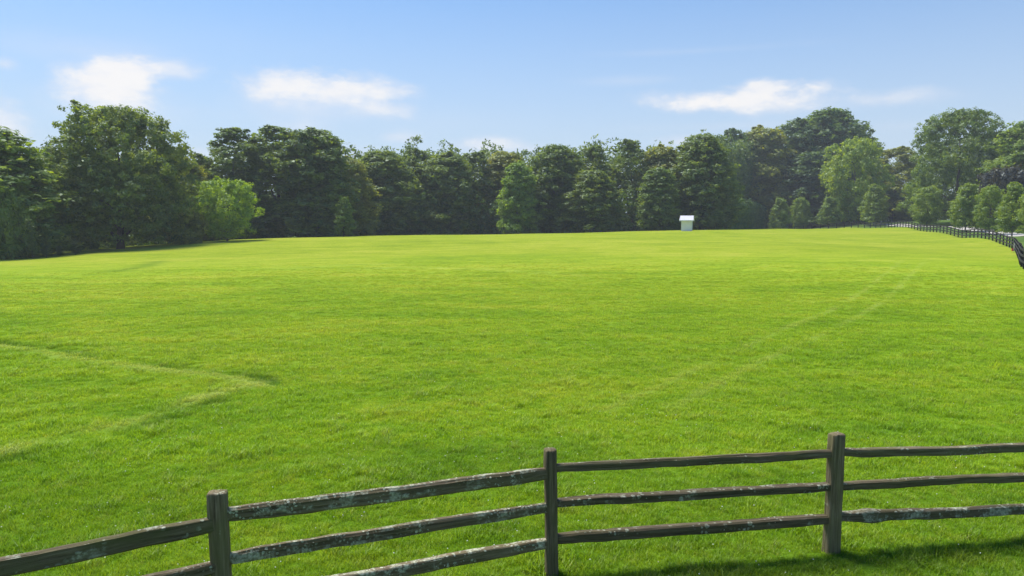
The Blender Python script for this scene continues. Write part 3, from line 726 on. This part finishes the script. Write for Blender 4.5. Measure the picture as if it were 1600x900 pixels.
def tree(px, top_y, wpx, D, key, colr, label, name='tree', cat='tree', group=None, rz=None, sink=0., base_y=None, spin=0):
    global ntree; ntree += 1
    cm, tm, h0, w0 = VAR[key]; X, Y, ztop = at(px, top_y, D); zb = gz(X, Y) - sink
    if base_y is not None: zb = min(zb, at(px, base_y, D)[2]) if base_y < 0 else gz(X, Y)
    s_h = (ztop-zb)/h0/1.0; s_w = wpx/FPX*D/w0*(1.72 if key[:4] in ('wood', 'open') else 1.12 if key[:5] == 'maple' else 1.05)
    rt = empty(name, (X, Y, zb), rz if rz is not None else random.uniform(0, 6.28)); rt.rotation_euler.x = random.gauss(0, .025); rt.rotation_euler.y = random.gauss(0, .025); rt.scale = (s_w, s_w, s_h)
    tag(rt, label, cat, group)
    for nm, me in (('crown', cm), ('trunk', tm)):
        o = bpy.data.objects.new(nm, me); col.objects.link(o); o.parent = rt
        if nm == 'crown': o.color = (*colr, 1)
    return rt
DK = (.100, .152, .044); DK2 = (.118, .172, .042); BL = (.080, .136, .054); OL = (.175, .205, .046); MD = (.140, .210, .038); BR = (.18, .28, .026); YL = (.21, .30, .024)
EW = 'trees of the woodland edge behind the field'
T_ = [
 (-18,203,150,86,'wood2',MD,'mid green tree cut by the left edge of the picture'),
 (62,262,70,108,'wood3',MD,'mid green tree standing in the gap left of the great oak'),
 (178,170,240,99,'oak',DK2,'great spreading oak on the left, widest tree with a bare trunk foot'),
 (283,252,62,112,'wood1',OL,'olive tree just behind the right side of the great oak'),
 (322,250,54,122,'open1',DK,'thin dark tree in the dip right of the great oak'),
 (352,282,104,106,'young',BR,'small bright green round tree in front of the dark wood on the left'),
 (366,203,92,124,'open2',DK,'tall open crowned tree right of the great oak, sky showing through its top'),
 (432,200,104,127,'open1',DK,'tall dark tree in the middle of the tall left clump'),
 (487,206,86,126,'wood3',DK,'tall dense tree at the right end of the tall left clump'),
 (541,250,62,134,'wood1',OL,'shorter olive tree right of the tall left clump'),
 (536,308,40,118,'cone',MD,'small pointed green tree at the foot of the wood, right of the tall left clump'),
 (598,238,84,146,'wood2',DK2,'rounded dark tree at the left end of the level middle treeline'),
 (650,236,64,154,'open1',DK,'dark tree with two lumpy tops left of the picture centre'),
 (697,243,70,152,'wood1',DK2,'broad topped dark tree left of the picture centre'),
 (742,240,68,158,'open2',DK,'spiky topped dark tree left of the light green tree'),
 (790,240,66,160,'wood3',OL,'brownish olive tree top behind the light green tree'),
 (810,256,44,146,'wood1',(.15,.24,.035),'light green tree with a sunlit top near the picture centre'),
 (862,229,78,152,'wood2',DK,'dark tree with a knobbly top right of the light green tree'),
 (927,231,70,158,'open2',DK2,'ragged open topped tree behind the yellowish broad tree'),
 (925,268,66,146,'wood2',(.12,.17,.036),'broad yellowish green tree between the picture centre and the shed'),
 (992,220,62,160,'open2',DK,'spindly open crowned tree left of the shed'),
 (1034,232,62,160,'wood1',OL,'olive rounded treetop behind the narrow light tree left of the shed'),
 (1030,264,46,147,'wood3',(.11,.17,.038),'narrow light green tree just left of the shed'),
 (1098,213,78,154,'wood2',DK2,'massive dark tree directly behind the shed'),
 (1150,204,58,229,'open1',BL,'dark tree with a tufted top just right of the shed tree'),
 (1192,203,76,233,'wood1',OL,'light topped olive tree right of the shed tree'),
 (1243,190,74,237,'open1',BL,'dark tree rising at the left shoulder of the tallest clump'),
 (1297,174,104,239,'wood2',BL,'tallest dark tree of the wood, left of the yellow topped tree'),
 (1276,240,82,227,'wood1',BL,'blue green round headed tree below the tallest dark tree'),
 (1352,200,62,249,'open2',MD,'feathery tree sloping down right of the tallest dark tree'),
 (1340,220,100,208,'young',(.19,.27,.028),'yellow topped bright green tree above the second row of young maples'),
 (1402,232,66,222,'open1',OL,'olive tree tucked against the left of the huge domed locust'),
 (1503,170,188,178,'locust',(.105,.165,.036),'huge domed locust tree on the right above the board fence'),
 (1606,192,84,160,'wood2',MD,'green tree cut by the right edge of the picture'),
 (1577,266,78,150,'bush',(.040,.040,.052),'dark purplish tree behind the young maples at the far right'),
 (1243,292,50,235,'bush',(.06,.085,.05),'greyish green bush behind the leftmost young maples'),
 (1195,330,60,229,'bush',BL,'low bluish green bush left of the leftmost young maple'),
 (10,300,70,82,'bush',MD,'tall green bush at the foot of the leftmost tree'),
 (285,330,60,102,'bush',OL,'olive bush under the right side of the great oak'),
 (1420,300,80,222,'bush',DK,'dark bush in the gap beneath the huge domed locust'),
]
for t_ in T_:
    nm = 'bush' if t_[4] == 'bush' else ('oak_tree' if t_[4] == 'oak' else 'tree')
    rt = tree(*t_[:7], name=nm, cat='bush' if 'bush' in t_[6] else 'tree', group=EW if nm == 'tree' else None)
# young maples along the drive
for (px, ty, wpx, D, key, lb) in [
 (1219,311,38,198,'maple1','dim young maple, leftmost of the row beyond the board fence'),
 (1253,309,32,204,'maple3','slim young maple, second from the left in the row'),
 (1296,309,42,200,'maple1','young maple, third from the left and shortest of the row'),
 (1368,291,50,192,'maple2','rounded young maple standing alone left of the huge locust trunks'),
 (1451,292,44,163,'maple3','young maple in front of the huge domed locust'),
 (1512,290,58,137,'maple2','full young maple just right of the gap showing the grass verge'),
 (1550,291,44,126,'maple3','young maple between the full one and the bright one at the right'),
 (1586,289,56,115,'maple2','bright young maple beside the bend of the board fence'),
 (1622,288,60,106,'maple1','young maple cut by the right edge of the picture')]:
    tree(px, ty, wpx, D, key, (.155, .225, .042) if px > 1340 else (.13, .20, .045), lb, 'maple_tree', 'tree', 'young maples along the gravel drive')
for (px, ty, wpx, D, lb) in [(48,343,15,80,'tallest slim columnar sapling at the left field edge'),(70,352,15,82,'slim columnar sapling right of the tallest one at the left field edge'),
                             (93,384,10,84,'tiny sapling, third from the left at the field edge'),(117,378,16,86,'small leafy sapling nearest the great oak at the left field edge')]:
    tree(px, ty, wpx, D, 'sapling', (.085, .13, .05), lb, 'sapling', 'sapling', 'saplings at the left field edge')

# deep wood behind the edge trees and undergrowth at its foot: nobody could count these
def mass(name, line, n, hfun, rg, depth, ls, colr, label, cat, lf=12, cs=(.5, 1.0), hp=1.0):
    C_, O_, S_ = [], [], []
    P_ = np.array(line, float); s = np.concatenate([[0], np.cumsum(np.hypot(*np.diff(P_[:, :2], axis=0).T))])
    q = rg.uniform(0, s[-1], n); xs_ = np.interp(q, s, P_[:, 0]); ys_ = np.interp(q, s, P_[:, 1]); hs = np.interp(q, s, P_[:, 2])
    dd_ = rg.uniform(0, depth, n); dirn = np.stack([xs_, ys_], 1); dirn /= np.linalg.norm(dirn, axis=1)[:, None]
    xs_ = xs_+dirn[:, 0]*dd_; ys_ = ys_+dirn[:, 1]*dd_
    lump = np.array([mn.noise(Vector((a*.16, b_*.16, 0))) + .5*mn.noise(Vector((a*.45, b_*.45, 4))) for a, b_ in zip(xs_, ys_)])
    top_ = hs*(1+.22*lump); zz_ = top_*rg.uniform(0, 1, n)**hp
    C_ = np.stack([xs_, ys_, terrain(xs_, ys_)+zz_], 1)
    O_ = rg.normal(0, .5, (n, 3)); O_[:, 1] -= .6; O_[:, 2] += .4; O_ /= np.linalg.norm(O_, axis=1)[:, None]
    V_, F_, TT = leaves(C_, O_, rg.uniform(*cs, n), lf, rg, ls=ls)
    o = mesh_obj(name, V_, F_, ml); attr(o, 'tone', TT); o.color = (*colr, 1); tag(o, label, cat, kind='stuff'); return o
def ln(pix): return [(*at(px, 345, D)[:2], h) for px, D, h in pix]
mass('deep_woodland', ln([(-250,112,16.5),(0,122,15.4),(180,122,16.5),(330,138,15.95),(450,140,19.8),(560,150,17.6),(700,166,20.35),(850,168,19.8),(1000,172,20.35),(1100,182,22),(1200,246,31),(1300,254,35.2),(1380,246,25.3),(1460,240,27.5),(1600,205,24.2),(1750,175,19.8)]),
     30000, None, rng, 14, .75, DK, 'dense dark wood filling the background behind the edge trees', 'woodland', lf=12, cs=(.7, 1.4))
mass('undergrowth', ln([(-100,84,3.2),(0,90,2.8),(90,98,2.2),(200,108,3.2),(300,112,4),(420,122,6.0),(560,138,7.0),(700,148,8.5),(850,150,8),(1000,150,8),(1120,156,8.6),(1200,228,8.),(1330,238,8),(1400,226,5.)]),
     11000, None, rng, 6, .5, (.085, .150, .046), 'low dark brush and brambles along the foot of the wood', 'undergrowth', lf=11, cs=(.35, .75))
mh = bpy.data.materials.new('haze'); mh.use_nodes = True; mh.node_tree.nodes.clear(); b = NT(mh.node_tree)
pv = b.n('ShaderNodeVolumePrincipled', {'Color': (.88, .94, 1, 1), 'Density': HAZE, 'Anisotropy': .2})
o = b.n('ShaderNodeOutputMaterial'); mh.node_tree.links.new(pv.outputs[0], o.inputs['Volume'])
q = MB(); zl = float(zz.min())-1; q.box(-2000, 2000, -800, 2400, zl, 34)
tag(mesh_obj('haze', q.v, q.f, mh), kind='stuff')
print('trees', ntree)
for px in range(0, 1600, 100):
    ys_ = []
    for D in np.arange(6, 260, 1.):
        X = (px-800)/FPX*D*cp; ys_.append((proj(X, D, gz(X, D))[1], D))
    print(px, 'skyline', tuple(round(v, 1) for v in min(ys_)))
